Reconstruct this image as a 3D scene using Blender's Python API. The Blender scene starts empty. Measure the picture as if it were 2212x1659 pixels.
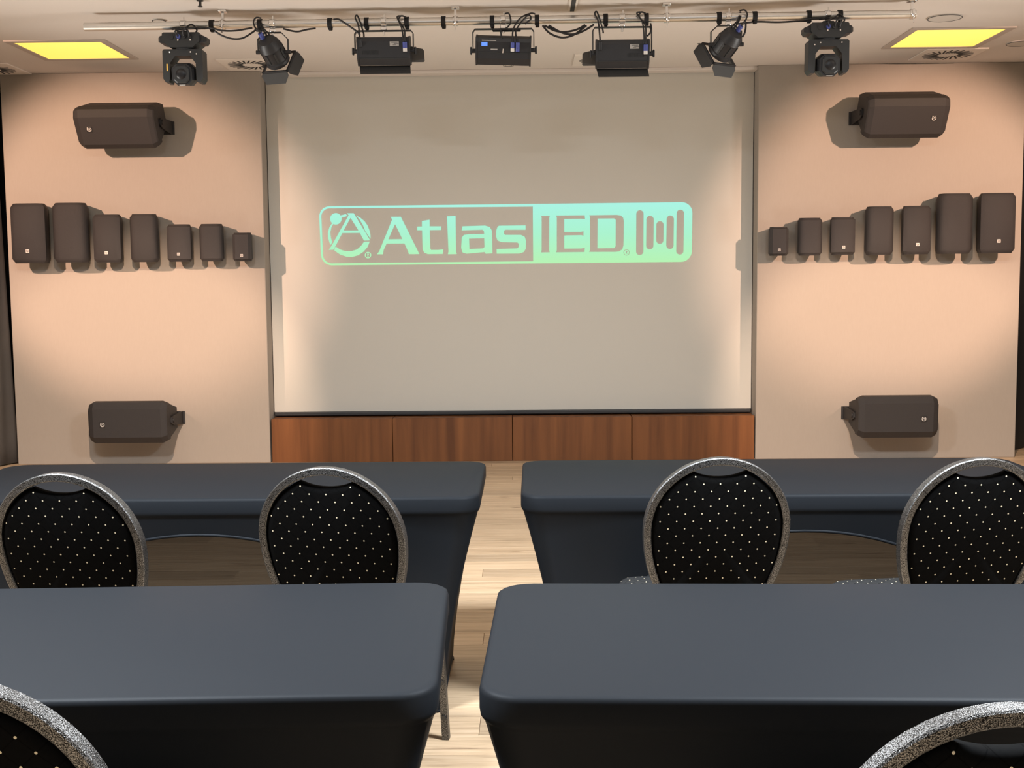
import bpy, bmesh, math, random
from mathutils import Vector, Matrix
random.seed(4)
SC = bpy.context.scene
COL = SC.collection
PI = math.pi

# ------------------------------------------------------------------ camera
FPX, CAMH, PITCH, ROLL, YAW = 2514.4, 1.437, 0.0896, 0.0094, 0.0135
W, ZC = 9.154, 3.061                    # wall panel face (Y), ceiling height
_r0 = Vector((math.cos(YAW), math.sin(YAW), 0)); _f0 = Vector((-math.sin(YAW), math.cos(YAW), 0))
_z = Vector((0, 0, 1))
FWD = math.cos(PITCH) * _f0 - math.sin(PITCH) * _z
_U = math.sin(PITCH) * _f0 + math.cos(PITCH) * _z
RGT = math.cos(ROLL) * _r0 - math.sin(ROLL) * _U
UPV = math.sin(ROLL) * _r0 + math.cos(ROLL) * _U
CAMP = Vector((0, 0, CAMH))
cd = bpy.data.cameras.new('camera'); cam = bpy.data.objects.new('camera', cd); COL.objects.link(cam)
cd.sensor_width = 36; cd.lens = FPX / 2212 * 36; cd.clip_start = .05
M = Matrix((RGT, UPV, -FWD)).transposed().to_4x4(); M.translation = CAMP
cam.matrix_world = M
SC.camera = cam

def ray(px, py): return (FWD * FPX + RGT * (px - 1106) - UPV * (py - 829.5)).normalized()
def at_y(px, py, Y):
    d = ray(px, py); return CAMP + d * (Y / d.y)
def at_z(px, py, Z):
    d = ray(px, py); return CAMP + d * ((Z - CAMH) / d.z)

# ------------------------------------------------------------------ world, lamps, exposure
SC.view_settings.view_transform = 'Standard'; SC.view_settings.look = 'None'
SC.view_settings.exposure = 0.0; SC.view_settings.gamma = 1.0
SC.view_settings.use_curve_mapping = False
wd = bpy.data.worlds.new('world'); SC.world = wd; wd.use_nodes = True
wd.node_tree.nodes['Background'].inputs[0].default_value = (.5, .5, .5, 1)
wd.node_tree.nodes['Background'].inputs[1].default_value = 0.02

def spot(name, loc, aim, power, col, ang, blend, rad=.03):
    l = bpy.data.lights.new(name, 'SPOT'); l.energy = power; l.color = col
    l.spot_size = math.radians(ang); l.spot_blend = blend; l.shadow_soft_size = rad
    o = bpy.data.objects.new(name, l); COL.objects.link(o); o.location = loc
    o.rotation_euler = (Vector(aim) - Vector(loc)).to_track_quat('-Z', 'Y').to_euler(); return o
def area(name, loc, size, power, col, spread=180):
    l = bpy.data.lights.new(name, 'AREA'); l.energy = power; l.color = col; l.size = size
    l.spread = math.radians(spread)
    o = bpy.data.objects.new(name, l); COL.objects.link(o); o.location = loc; return o

PEACH = (1.0, .635, .465); APRICOT = (1.0, .71, .515)
SPA, SPB = 1540, 1060
for sx, xo, xi, xc in ((-1, -4.6, -1.55, -3.0), (1, 4.4, 1.35, 2.82)):
    spot('spot_lamp', (xo, 4.7, 3.0), (xc + sx * .17, W, 1.84), SPA, PEACH, 34, .6)
    spot('spot_lamp', (xi, 4.1, 3.0), (xc + sx * .10, W, .34), SPB, APRICOT, 31, .5)
COOL = (.86, .93, 1.0)
for x in (-1.5, 1.5):
    area('ceiling_panel_lamp', (x, 2.4, ZC - .02), .6, 330, COOL)
    area('ceiling_panel_lamp', (x, -.7, ZC - .02), .6, 14, COOL)
WARM = (1.0, .90, .76)
for x in (-2.9, 0, 2.9):
    area('ceiling_panel_lamp', (x, 5.4, ZC - .02), .6, 18, WARM)
for sx in (-1, 1):
    u = area('ceiling_fill', (sx * 4.75, 6.1, .5), .8, 34, (1.0, .955, .89), 84)  # added fill from both sides to brighten the ceiling, no fixture there
    u.rotation_euler = (Vector((sx * .0, 6.8, ZC)) - u.location).to_track_quat('-Z', 'Y').to_euler()

# ------------------------------------------------------------------ materials
MATS = {}
def mat(name, col, rough=.6, metal=0., spec=.5, var=0., vscale=8., vstretch=(1, 1, 1), bump=0., bscale=60., emit=None, sheen=0.):
    m = bpy.data.materials.new(name); m.use_nodes = True; nt = m.node_tree; N, L = nt.nodes, nt.links
    b = N['Principled BSDF']
    b.inputs['Base Color'].default_value = (*col, 1); b.inputs['Roughness'].default_value = rough
    b.inputs['Metallic'].default_value = metal; b.inputs['Specular IOR Level'].default_value = spec
    if sheen: b.inputs['Sheen Weight'].default_value = sheen; b.inputs['Sheen Roughness'].default_value = .4
    if emit: b.inputs['Emission Color'].default_value = (*emit[0], 1); b.inputs['Emission Strength'].default_value = emit[1]
    tc = N.new('ShaderNodeTexCoord')
    if var:
        mp = N.new('ShaderNodeMapping'); mp.inputs['Scale'].default_value = vstretch
        L.new(tc.outputs['Object'], mp.inputs[0])
        no = N.new('ShaderNodeTexNoise'); no.inputs['Scale'].default_value = vscale; no.inputs['Detail'].default_value = 5
        L.new(mp.outputs[0], no.inputs['Vector'])
        mx = N.new('ShaderNodeMix'); mx.data_type = 'RGBA'
        mx.inputs['A'].default_value = (*[c * (1 - var) for c in col], 1)
        mx.inputs['B'].default_value = (*[min(1, c * (1 + var)) for c in col], 1)
        L.new(no.outputs['Fac'], mx.inputs['Factor']); L.new(mx.outputs['Result'], b.inputs['Base Color'])
    if bump:
        n2 = N.new('ShaderNodeTexNoise'); n2.inputs['Scale'].default_value = bscale; n2.inputs['Detail'].default_value = 3
        L.new(tc.outputs['Object'], n2.inputs['Vector'])
        bp = N.new('ShaderNodeBump'); bp.inputs['Strength'].default_value = bump; bp.inputs['Distance'].default_value = .004
        L.new(n2.outputs['Fac'], bp.inputs['Height']); L.new(bp.outputs[0], b.inputs['Normal'])
    MATS[name] = m
    return m
mat('ceiling_paint', (.62, .565, .52), .9, bump=.15, bscale=220)
mat('panel_cloth', (.31, .272, .232), .9, var=.04, vscale=120, vstretch=(1, 1, .2))
mat('dark_wall', (.02, .02, .02), .9, var=.2, vscale=4)
mat('side_wall', (.42, .38, .34), .9, var=.05, vscale=4)
mat('screen_fabric', (.53, .505, .45), .85, var=.015, vscale=90)
mat('black_bar', (.02, .02, .021), .5, var=.1)
mat('speaker_black', (.015, .0135, .0135), .55, var=.15, vscale=60, bump=.5, bscale=500)
mat('grille_black', (.0185, .0165, .0168), .6, var=.3, vscale=260, bump=.6, bscale=700)
mat('badge_grey', (.42, .40, .38), .4, metal=.3, var=.1)
mat('badge_silver', (.85, .83, .8), .4, var=.05)
mat('badge_dark', (.015, .014, .014), .5, var=.1)
mat('fixture_black', (.012, .013, .016), .5, var=.2, vscale=20)
mat('fixture_grey', (.014, .016, .018), .5, var=.15, vscale=20)
mat('flap_grey', (.03, .03, .03), .6, var=.15, vscale=20)
mat('lens_glass', (.006, .006, .008), .38, spec=.4, var=.1)
mat('aluminium', (.75, .74, .72), .32, metal=1., var=.06, vscale=30, bump=.05, bscale=80)
mat('chrome', (.8, .8, .8), .18, metal=1., var=.05)
mat('cable_black', (.008, .008, .010), .5, var=.2)
mat('strap_black', (.007, .007, .009), .8, var=.2)
mat('plug_blue', (.05, .07, .28), .5, var=.1)
mat('plug_white', (.6, .58, .55), .5, var=.05)
mat('label_grey', (.35, .34, .33), .6, var=.15, vscale=60)
mat('display_blue', (.05, .1, .3), .3, var=.05, emit=((.13, .3, 1.0), .9))
mat('cover_black', (.0102, .0117, .0140), .55, spec=.06, var=.10, vscale=500)
mat('table_wood', (.1, .08, .06), .6, var=.2)
mat('metal_dark', (.06, .06, .06), .4, metal=.8, var=.2)
mat('curtain_grey', (.13, .12, .11), .85, var=.08, vscale=12, bump=.3, bscale=6)
mat('partition_black', (.004, .004, .0045), .6, var=.2)
mat('vent_paint', (.68, .62, .56), .7, var=.03)
mat('vent_dark', (.03, .03, .03), .8, var=.2)
mat('disc_paint', (.52, .48, .44), .8, var=.03)
mat('light_frame', (.42, .36, .32), .5, var=.03)
mat('diffuser', (.8, .7, .3), .5, var=.03, emit=((1.0, .70, .085), 1.0))
mat('amber_strip', (.5, .3, .05), .5, var=.05, emit=((.9, .5, .1), .5))
mat('floor_base', (.05, .04, .03), .9, var=.1)

def mat_sheer():
    m = mat('cover_sheer', (.017, .018, .0195), .5, spec=.2, var=.1, vscale=500); nt = m.node_tree; N, L = nt.nodes, nt.links
    tr = N.new('ShaderNodeBsdfTransparent'); mx = N.new('ShaderNodeMixShader'); mx.inputs[0].default_value = .93
    L.new(tr.outputs[0], mx.inputs[1]); L.new(N['Principled BSDF'].outputs[0], mx.inputs[2]); L.new(mx.outputs[0], N['Material Output'].inputs[0])
mat_sheer()
def mat_planks():
    m = bpy.data.materials.new('oak_plank'); m.use_nodes = True; nt = m.node_tree; N, L = nt.nodes, nt.links
    b = N['Principled BSDF']; b.inputs['Roughness'].default_value = .42; b.inputs['Specular IOR Level'].default_value = .35
    tc = N.new('ShaderNodeTexCoord'); oi = N.new('ShaderNodeObjectInfo')
    ge = N.new('ShaderNodeNewGeometry')
    ad = N.new('ShaderNodeVectorMath'); ad.operation = 'ADD'
    cmb = N.new('ShaderNodeCombineXYZ')
    mu = N.new('ShaderNodeMath'); mu.operation = 'MULTIPLY'; mu.inputs[1].default_value = 53.
    addr = N.new('ShaderNodeMath'); addr.operation = 'ADD'
    L.new(oi.outputs['Random'], addr.inputs[0]); L.new(ge.outputs['Random Per Island'], addr.inputs[1])
    L.new(addr.outputs[0], mu.inputs[0]); L.new(mu.outputs[0], cmb.inputs[2]); L.new(mu.outputs[0], cmb.inputs[0])
    L.new(tc.outputs['Object'], ad.inputs[0]); L.new(cmb.outputs[0], ad.inputs[1])
    mp = N.new('ShaderNodeMapping'); mp.inputs['Scale'].default_value = (1.5, 30, 1)
    L.new(ad.outputs[0], mp.inputs[0])
    n1 = N.new('ShaderNodeTexNoise'); n1.inputs['Scale'].default_value = 1.6; n1.inputs['Detail'].default_value = 8; n1.inputs['Roughness'].default_value = .65
    n1.inputs['Distortion'].default_value = .5
    L.new(mp.outputs[0], n1.inputs['Vector'])
    cr = N.new('ShaderNodeValToRGB'); e = cr.color_ramp.elements
    e[0].position = .27; e[0].color = (.21, .135, .082, 1); e[1].position = .70; e[1].color = (.61, .46, .315, 1)
    k = cr.color_ramp.elements.new(.38); k.color = (.42, .295, .185, 1)
    k = cr.color_ramp.elements.new(.52); k.color = (.54, .39, .25, 1)
    L.new(n1.outputs['Fac'], cr.inputs[0])
    mp2 = N.new('ShaderNodeMapping'); mp2.inputs['Scale'].default_value = (3.2, 11, 1); L.new(ad.outputs[0], mp2.inputs[0])
    vo = N.new('ShaderNodeTexVoronoi'); vo.inputs['Scale'].default_value = .9; L.new(mp2.outputs[0], vo.inputs['Vector'])
    kn = N.new('ShaderNodeValToRGB'); kn.color_ramp.elements[0].position = .03; kn.color_ramp.elements[0].color = (.35, .27, .2, 1)
    kn.color_ramp.elements[1].position = .13; kn.color_ramp.elements[1].color = (1, 1, 1, 1)
    L.new(vo.outputs['Distance'], kn.inputs[0])
    mx = N.new('ShaderNodeMix'); mx.data_type = 'RGBA'; mx.blend_type = 'MULTIPLY'; mx.inputs['Factor'].default_value = 1
    L.new(cr.outputs[0], mx.inputs['A']); L.new(kn.outputs[0], mx.inputs['B'])
    mr = N.new('ShaderNodeMapRange'); mr.inputs['To Min'].default_value = .82; mr.inputs['To Max'].default_value = 1.16
    fr = N.new('ShaderNodeMath'); fr.operation = 'FRACT'; L.new(addr.outputs[0], fr.inputs[0]); L.new(fr.outputs[0], mr.inputs['Value'])
    mx2 = N.new('ShaderNodeVectorMath'); mx2.operation = 'SCALE'; L.new(mx.outputs['Result'], mx2.inputs[0]); L.new(mr.outputs[0], mx2.inputs['Scale'])
    L.new(mx2.outputs[0], b.inputs['Base Color'])
    bp = N.new('ShaderNodeBump'); bp.inputs['Strength'].default_value = .12; bp.inputs['Distance'].default_value = .002
    L.new(n1.outputs['Fac'], bp.inputs['Height']); L.new(bp.outputs[0], b.inputs['Normal'])
    MATS['oak_plank'] = m
mat_planks()

def mat_cabinet():
    m = bpy.data.materials.new('walnut_veneer'); m.use_nodes = True; nt = m.node_tree; N, L = nt.nodes, nt.links
    b = N['Principled BSDF']; b.inputs['Roughness'].default_value = .45; b.inputs['Specular IOR Level'].default_value = .3
    tc = N.new('ShaderNodeTexCoord'); ge = N.new('ShaderNodeObjectInfo')
    cmb = N.new('ShaderNodeCombineXYZ'); mu = N.new('ShaderNodeMath'); mu.operation = 'MULTIPLY'; mu.inputs[1].default_value = 31
    L.new(ge.outputs['Random'], mu.inputs[0]); L.new(mu.outputs[0], cmb.inputs[0])
    ad = N.new('ShaderNodeVectorMath'); ad.operation = 'ADD'; L.new(tc.outputs['Object'], ad.inputs[0]); L.new(cmb.outputs[0], ad.inputs[1])
    mp = N.new('ShaderNodeMapping'); mp.inputs['Scale'].default_value = (9, 9, .5); L.new(ad.outputs[0], mp.inputs[0])
    n1 = N.new('ShaderNodeTexNoise'); n1.inputs['Scale'].default_value = 1.3; n1.inputs['Detail'].default_value = 6; n1.inputs['Distortion'].default_value = .3
    L.new(mp.outputs[0], n1.inputs['Vector'])
    cr = N.new('ShaderNodeValToRGB'); e = cr.color_ramp.elements
    e[0].position = .3; e[0].color = (.105, .037, .0115, 1); e[1].position = .7; e[1].color = (.215, .080, .0245, 1)
    L.new(n1.outputs['Fac'], cr.inputs[0]); L.new(cr.outputs[0], b.inputs['Base Color'])
    MATS['walnut_veneer'] = m
mat_cabinet()

def mat_hammer():
    m = bpy.data.materials.new('hammered_metal'); m.use_nodes = True; nt = m.node_tree; N, L = nt.nodes, nt.links
    b = N['Principled BSDF']; b.inputs['Metallic'].default_value = .88; b.inputs['Roughness'].default_value = .38
    tc = N.new('ShaderNodeTexCoord')
    n1 = N.new('ShaderNodeTexNoise'); n1.inputs['Scale'].default_value = 700; n1.inputs['Detail'].default_value = 1.5
    L.new(tc.outputs['Object'], n1.inputs['Vector'])
    cr = N.new('ShaderNodeValToRGB'); e = cr.color_ramp.elements
    e[0].position = .42; e[0].color = (.010, .0098, .0095, 1); e[1].position = .66; e[1].color = (.31, .306, .30, 1)
    L.new(n1.outputs['Fac'], cr.inputs[0]); L.new(cr.outputs[0], b.inputs['Base Color'])
    bp = N.new('ShaderNodeBump'); bp.inputs['Strength'].default_value = .5; bp.inputs['Distance'].default_value = .002
    L.new(n1.outputs['Fac'], bp.inputs['Height']); L.new(bp.outputs[0], b.inputs['Normal'])
    MATS['hammered_metal'] = m
mat_hammer()

def mat_dots(name, axis2, facing, gain):
    m = bpy.data.materials.new(name); m.use_nodes = True; nt = m.node_tree; N, L = nt.nodes, nt.links
    b = N['Principled BSDF']; b.inputs['Roughness'].default_value = .9; b.inputs['Specular IOR Level'].default_value = .04
    tc = N.new('ShaderNodeTexCoord'); sp = N.new('ShaderNodeSeparateXYZ'); L.new(tc.outputs['Object'], sp.inputs[0])
    def mth(op, a, c=None):
        n = N.new('ShaderNodeMath'); n.operation = op
        for i, v in enumerate((a, c)):
            if v is None: continue
            if isinstance(v, (int, float)): n.inputs[i].default_value = v
            else: L.new(v, n.inputs[i])
        return n.outputs[0]
    P, Q = .0465, .0435
    u = mth('DIVIDE', sp.outputs['X'], P); v = mth('DIVIDE', sp.outputs[axis2], Q)
    A = mth('ADD', u, v); B = mth('SUBTRACT', u, v)
    fa = mth('SUBTRACT', A, mth('ROUND', A)); fb = mth('SUBTRACT', B, mth('ROUND', B))
    du = mth('MULTIPLY', mth('ADD', fa, fb), P / 2); dv = mth('MULTIPLY', mth('SUBTRACT', fa, fb), Q / 2)
    dist = mth('SQRT', mth('ADD', mth('MULTIPLY', du, du), mth('MULTIPLY', dv, dv)))
    sn = N.new('ShaderNodeSeparateXYZ'); L.new(tc.outputs['Normal'], sn.inputs[0])
    dot = mth('MULTIPLY', mth('LESS_THAN', dist, .0021), mth('GREATER_THAN', mth('ABSOLUTE', sn.outputs[facing]), .62))
    ln = mth('MINIMUM', mth('ABSOLUTE', fa), mth('ABSOLUTE', fb))
    line = mth('LESS_THAN', ln, .022)
    n1 = N.new('ShaderNodeTexNoise'); n1.inputs['Scale'].default_value = 300; L.new(tc.outputs['Object'], n1.inputs['Vector'])
    mx0 = N.new('ShaderNodeMix'); mx0.data_type = 'RGBA'
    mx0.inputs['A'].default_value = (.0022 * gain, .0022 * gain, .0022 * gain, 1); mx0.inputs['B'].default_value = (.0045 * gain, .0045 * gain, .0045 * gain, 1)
    L.new(n1.outputs['Fac'], mx0.inputs['Factor'])
    mx = N.new('ShaderNodeMix'); mx.data_type = 'RGBA'; L.new(mx0.outputs['Result'], mx.inputs['A'])
    mx.inputs['B'].default_value = (.001, .001, .001, 1); L.new(line, mx.inputs['Factor'])
    m2 = N.new('ShaderNodeMix'); m2.data_type = 'RGBA'; L.new(mx.outputs['Result'], m2.inputs['A'])
    m2.inputs['B'].default_value = (.75, .66, .48, 1); L.new(dot, m2.inputs['Factor'])
    L.new(m2.outputs['Result'], b.inputs['Base Color'])
    MATS[name] = m
mat_dots('dotted_back', 'Z', 'Y', 1.); mat_dots('dotted_seat_lit', 'Y', 'Z', 7.)  # seat copy of the fabric is brightened, light from above in its colour

def mat_projection():
    m = bpy.data.materials.new('projected_light'); m.use_nodes = True; nt = m.node_tree; N, L = nt.nodes, nt.links
    N.remove(N['Principled BSDF']); em = N.new('ShaderNodeEmission'); L.new(em.outputs[0], N['Material Output'].inputs[0])
    tc = N.new('ShaderNodeTexCoord'); sp = N.new('ShaderNodeSeparateXYZ'); L.new(tc.outputs['Object'], sp.inputs[0])
    mr = N.new('ShaderNodeMapRange'); mr.inputs['From Min'].default_value = -.24; mr.inputs['From Max'].default_value = .24
    L.new(sp.outputs['Z'], mr.inputs['Value'])
    cr = N.new('ShaderNodeValToRGB'); e = cr.color_ramp.elements
    e[0].position = 0; e[0].color = (.50, .95, .48, 1); e[1].position = 1; e[1].color = (.43, .96, .82, 1)
    k = e.new(.5); k.color = (.43, .95, .66, 1)
    L.new(mr.outputs[0], cr.inputs[0]); L.new(cr.outputs[0], em.inputs['Color'])
    em.inputs['Strength'].default_value = .95
    MATS['projected_light'] = m
mat_projection()

# ------------------------------------------------------------------ helpers
def obj(name, bm, m, parent=None, smooth=False, loc=None, auto=None):
    me = bpy.data.meshes.new(name)
    bmesh.ops.recalc_face_normals(bm, faces=bm.faces)
    if smooth:
        for f in bm.faces: f.smooth = True
    bm.to_mesh(me); bm.free()
    me.materials.append(MATS[m])
    o = bpy.data.objects.new(name, me); COL.objects.link(o)
    if parent: o.parent = parent
    if loc is not None: o.location = loc
    if auto is not None: me.set_sharp_from_angle(angle=math.radians(auto))
    return o
def tag(o, label=None, cat=None, group=None, kind=None):
    if label: o['label'] = label
    if cat: o['category'] = cat
    if group: o['group'] = group
    if kind: o['kind'] = kind
    return o
def thing(name, label, cat, loc=(0, 0, 0), rotz=0, group=None):
    o = bpy.data.objects.new(name, None); COL.objects.link(o); o.empty_display_size = .1
    o.location = loc; o.rotation_euler = (0, 0, rotz)
    return tag(o, label, cat, group)
def NB(): return bmesh.new()
def add_box(bm, c, s, bev=0., mx=None, seg=1):
    r = bmesh.ops.create_cube(bm, size=1.); vs = r['verts']
    for v in vs: v.co = Vector((c[0] + v.co.x * s[0], c[1] + v.co.y * s[1], c[2] + v.co.z * s[2]))
    if bev:
        es = list({e for v in vs for e in v.link_edges})
        rr = bmesh.ops.bevel(bm, geom=es, offset=bev, segments=seg, affect='EDGES', profile=.5)
        vs = list({v for f in rr['faces'] for v in f.verts} | {v for v in vs if v.is_valid})
    if mx:
        for v in vs: v.co = mx @ v.co
    return vs
def box(c, s, bev=0., mx=None, seg=1):
    bm = NB(); add_box(bm, c, s, bev, mx, seg); return bm
def add_prism(bm, poly, axis, a, b, mx=None):
    """poly of 2-D points extruded along axis ('x','y','z') from a to b"""
    def P(p, t):
        v = {'x': Vector((t, p[0], p[1])), 'y': Vector((p[0], t, p[1])), 'z': Vector((p[0], p[1], t))}[axis]
        return mx @ v if mx else v
    A = [bm.verts.new(P(p, a)) for p in poly]; B = [bm.verts.new(P(p, b)) for p in poly]; n = len(poly)
    bm.faces.new(A); bm.faces.new(B[::-1])
    for i in range(n): bm.faces.new((A[i], A[(i + 1) % n], B[(i + 1) % n], B[i]))
def prism(*a, **k):
    bm = NB(); add_prism(bm, *a, **k); return bm
def add_loft(bm, rings, cap=True, mx=None):
    R = [[bm.verts.new((mx @ Vector(p)) if mx else Vector(p)) for p in r] for r in rings]; n = len(rings[0])
    for a, b in zip(R, R[1:]):
        for i in range(n): bm.faces.new((a[i], a[(i + 1) % n], b[(i + 1) % n], b[i]))
    if cap: bm.faces.new(R[0]); bm.faces.new(R[-1][::-1])
def add_lathe(bm, prof, n=20, mx=None):
    """prof: (radius, t) along local z"""
    rings = [[(r * math.cos(2 * PI * i / n), r * math.sin(2 * PI * i / n), t) for i in range(n)] for r, t in prof]
    add_loft(bm, rings, True, mx)
def add_cyl(bm, p, q, r, n=14):
    p, q = Vector(p), Vector(q); d = q - p
    mx = Matrix.Translation(p) @ d.to_track_quat('Z', 'Y').to_matrix().to_4x4()
    add_lathe(bm, [(r, 0), (r, d.length)], n, mx)
def add_sweep(bm, pts, prof, up, closed=False):
    """sweep 2-D profile; profile x goes along (tangent x up), y along up"""
    n = len(pts); rings = []
    for i in range(n):
        a = pts[(i - 1) % n] if closed else pts[max(i - 1, 0)]
        b = pts[(i + 1) % n] if closed else pts[min(i + 1, n - 1)]
        t = (b - a).normalized(); s = t.cross(up).normalized(); u = s.cross(t).normalized()
        rings.append([pts[i] + s * p[0] + u * p[1] for p in prof])
    if closed: rings.append(rings[0])
    add_loft(bm, rings, not closed)
def catmull(P, k=8):
    P = [Vector(p) for p in P]; Q = [P[0] * 2 - P[1]] + P + [P[-1] * 2 - P[-2]]; out = []
    for i in range(1, len(Q) - 2):
        a, b, c, d = Q[i - 1:i + 3]
        for j in range(k):
            t = j / k
            out.append(.5 * ((2 * b) + (c - a) * t + (2 * a - 5 * b + 4 * c - d) * t * t + (3 * b - a - 3 * c + d) * t ** 3))
    out.append(P[-1]); return out
def add_tube(bm, P, r, n=8, k=8):
    pts = catmull(P, k) if k else [Vector(p) for p in P]
    N_ = None; rings = []
    for i, p in enumerate(pts):
        t = (pts[min(i + 1, len(pts) - 1)] - pts[max(i - 1, 0)]).normalized()
        if N_ is None: N_ = t.orthogonal().normalized()
        N_ = (N_ - t * N_.dot(t)).normalized(); B = t.cross(N_)
        rings.append([p + (N_ * math.cos(2 * PI * j / n) + B * math.sin(2 * PI * j / n)) * r for j in range(n)])
    add_loft(bm, rings)
def tube(P, r, n=8, k=8):
    bm = NB(); add_tube(bm, P, r, n, k); return bm
def struct(name, bm, m, parent=None, **k):
    o = obj(name, bm, m, parent, **k)
    if parent is None: o['kind'] = 'structure'
    return o
def world_root(o):      # matrix for pixel-space points into a root's local frame
    return Matrix.Translation(o.location) @ o.rotation_euler.to_matrix().to_4x4()

# ------------------------------------------------------------------ setting
XL0, XL1, XR0, XR1 = -4.0748, -2.0523, 1.7977, 3.8415      # panel edges
REC = .17                                                  # screen set back from the panel faces
YB = 10.05
fl = struct('floor', box((0, 4.3, -.035), (10.4, 11.6, .06)), 'floor_base')
PW, PL = .152, 1.22
def plank_bm(bm, x0, x1, y0, y1, z=0.):
    g = .0006; b = .0009
    lo = [(x0 + g, y0 + g), (x1 - g, y0 + g), (x1 - g, y1 - g), (x0 + g, y1 - g)]
    hi = [(x0 + g + b, y0 + g + b), (x1 - g - b, y0 + g + b), (x1 - g - b, y1 - g - b), (x0 + g + b, y1 - g - b)]
    add_loft(bm, [[(x, y, z - .0055) for x, y in lo], [(x, y, z - .0012) for x, y in lo], [(x, y, z) for x, y in hi]])
bmp = NB(); plank_bm(bmp, -PL / 2, PL / 2, -PW / 2, PW / 2)
pl0 = obj('plank', bmp, 'oak_plank', fl); used = False; rest = NB(); npl = 0
for r in range(-9, 74):
    yc = r * PW; off = random.random() * PL
    for c in range(-6, 7):
        xc = c * PL + off - PL / 2
        if abs(xc) > 5.0: continue
        near = (1.75 < yc < 9.2 and abs(xc) < 1.75) or (8.75 < yc < 9.9 and abs(xc) > 3.2)
        if near and npl < 298:
            o = pl0 if not used else pl0.copy()
            if used: COL.objects.link(o)
            used = True; o.location = (xc, yc, 0); npl += 1
        else:
            plank_bm(rest, xc - PL / 2, xc + PL / 2, yc - PW / 2, yc + PW / 2)
rs = obj('plank_field', rest, 'oak_plank', fl); rs['kind'] = 'stuff'

ceil = struct('ceiling', box((0, 4.3, ZC + .05), (10.4, 11.6, .1)), 'ceiling_paint')
struct('wall_front', box((0, YB + .03, ZC / 2), (10.4, .06, ZC)), 'dark_wall')
struct('wall_left', box((-4.95, 4.3, ZC / 2), (.06, 11.6, ZC)), 'side_wall')
struct('wall_right', box((4.95, 4.3, ZC / 2), (.06, 11.6, ZC)), 'side_wall')
struct('wall_back', box((0, -1.35, ZC / 2), (10.4, .06, ZC)), 'dark_wall')
for nm, a, b in (('wall_front_left', XL0, XL1), ('wall_front_right', XR0, XR1)):
    struct(nm, box(((a + b) / 2, W + .20, ZC / 2), (b - a, .40, ZC), .004), 'panel_cloth')
# cornice strip over the screen
struct('trim_1', box(((XL1 + XR0) / 2, W + .10, ZC - .013), (XR0 - XL1, .12, .026), .003), 'ceiling_paint')

# ------------------------------------------------------------------ projection screen with the projected logo
YS = W + REC
scr = thing('projection_screen', 'large beige projection screen showing the green projected logo, between the two wall panels', 'screen', ((XL1 + XR0) / 2, YS, 1.7))
zb = at_y(1100, 886, YS).z; zb2 = at_y(1100, 894.5, YS).z
sw = XR0 - XL1
obj('screen_fabric', box((0, .004, (zb + ZC - .005) / 2 - 1.7), (sw - .012, .008, ZC - .005 - zb)), 'screen_fabric', scr)
bmb = NB(); add_box(bmb, (0, -.004, (zb + zb2) / 2 - 1.7), (sw - .014, .034, zb - zb2), .008, seg=2)
obj('bottom_bar', bmb, 'black_bar', scr)
bmb = box((0, .03, (ZC - .03) - 1.7), (sw - .02, .12, .05))

LOGO0 = at_y(1093, 505, YS - .002)
def z8(p): return (660 + p[0] * .39783, 410 + p[1] * .39783)
def z7(p): return (1140 + p[0] * .16727, 430 + p[1] * .16727)
def z6(p): return (680 + p[0] * .12658, 430 + p[1] * .12658)
def logo_piece(name, loops, parent):
    cu = bpy.data.curves.new(name, 'CURVE'); cu.dimensions = '2D'; cu.fill_mode = 'BOTH'; cu.extrude = .0004
    for lp in loops:
        pts = [at_y(*p, YS - .002) - LOGO0 for p in lp]
        s = cu.splines.new('POLY'); s.points.add(len(pts) - 1); s.use_cyclic_u = True
        for q, v in zip(s.points, pts): q.co = (v.x, v.z, 0, 1)
    t = bpy.data.objects.new('tmp', cu); COL.objects.link(t)
    dg = bpy.context.evaluated_depsgraph_get(); dg.update()
    me = bpy.data.meshes.new_from_object(t.evaluated_get(dg)); bpy.data.objects.remove(t); me.name = name
    me.transform(Matrix.Rotation(PI / 2, 4, 'X')); me.materials.clear(); me.materials.append(MATS['projected_light'])
    o = bpy.data.objects.new(name, me); COL.objects.link(o); o.parent = parent
    return o
def rrect(q, r, corners=(1, 1, 1, 1), n=7):
    """rounded quad: q four corners in order"""
    out = []
    for i in range(4):
        c = Vector(q[i]); a = Vector(q[i - 1]); b = Vector(q[(i + 1) % 4])
        if not corners[i]: out.append(tuple(c)); continue
        p = c + (a - c).normalized() * r; s = c + (b - c).normalized() * r; o = p + s - c
        for k in range(n + 1):
            t = k / n * PI / 2
            v = o + (p - o) * math.cos(t) + (s - o) * math.sin(t); out.append((v.x, v.y))
    return out
def circ(c, r, n=28): return [(c[0] + r * math.cos(2 * PI * i / n), c[1] + r * math.sin(2 * PI * i / n)) for i in range(n)]
def capsule(xt, xb, y0, y1, r, n=10):
    a = [(xt + r * math.cos(PI + PI * i / n), y0 + r + r * math.sin(PI + PI * i / n)) for i in range(n + 1)]
    b = [(xb + r * math.cos(PI * i / n), y1 - r + r * math.sin(PI * i / n)) for i in range(n + 1)]
    return a + b
def Rletter(c, s):
    P = [(-.4, 1), (-.4, -1), (.15, -1), (.45, -.8), (.5, -.45), (.4, -.1), (.1, .1), (.5, 1), (.2, 1), (-.1, .2), (-.15, .2), (-.15, 1)]
    return [(c[0] + x * s, c[1] + y * s) for x, y in P]
logo_loops = [[z8(p) for p in rrect([(72, 90), (2101, 67), (2097, 391), (86, 411)], 58)],
              [z8(p) for p in rrect([(84, 101), (1234, 91), (1236, 388), (97, 400)], 46, (1, 0, 0, 1))]]
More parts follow.
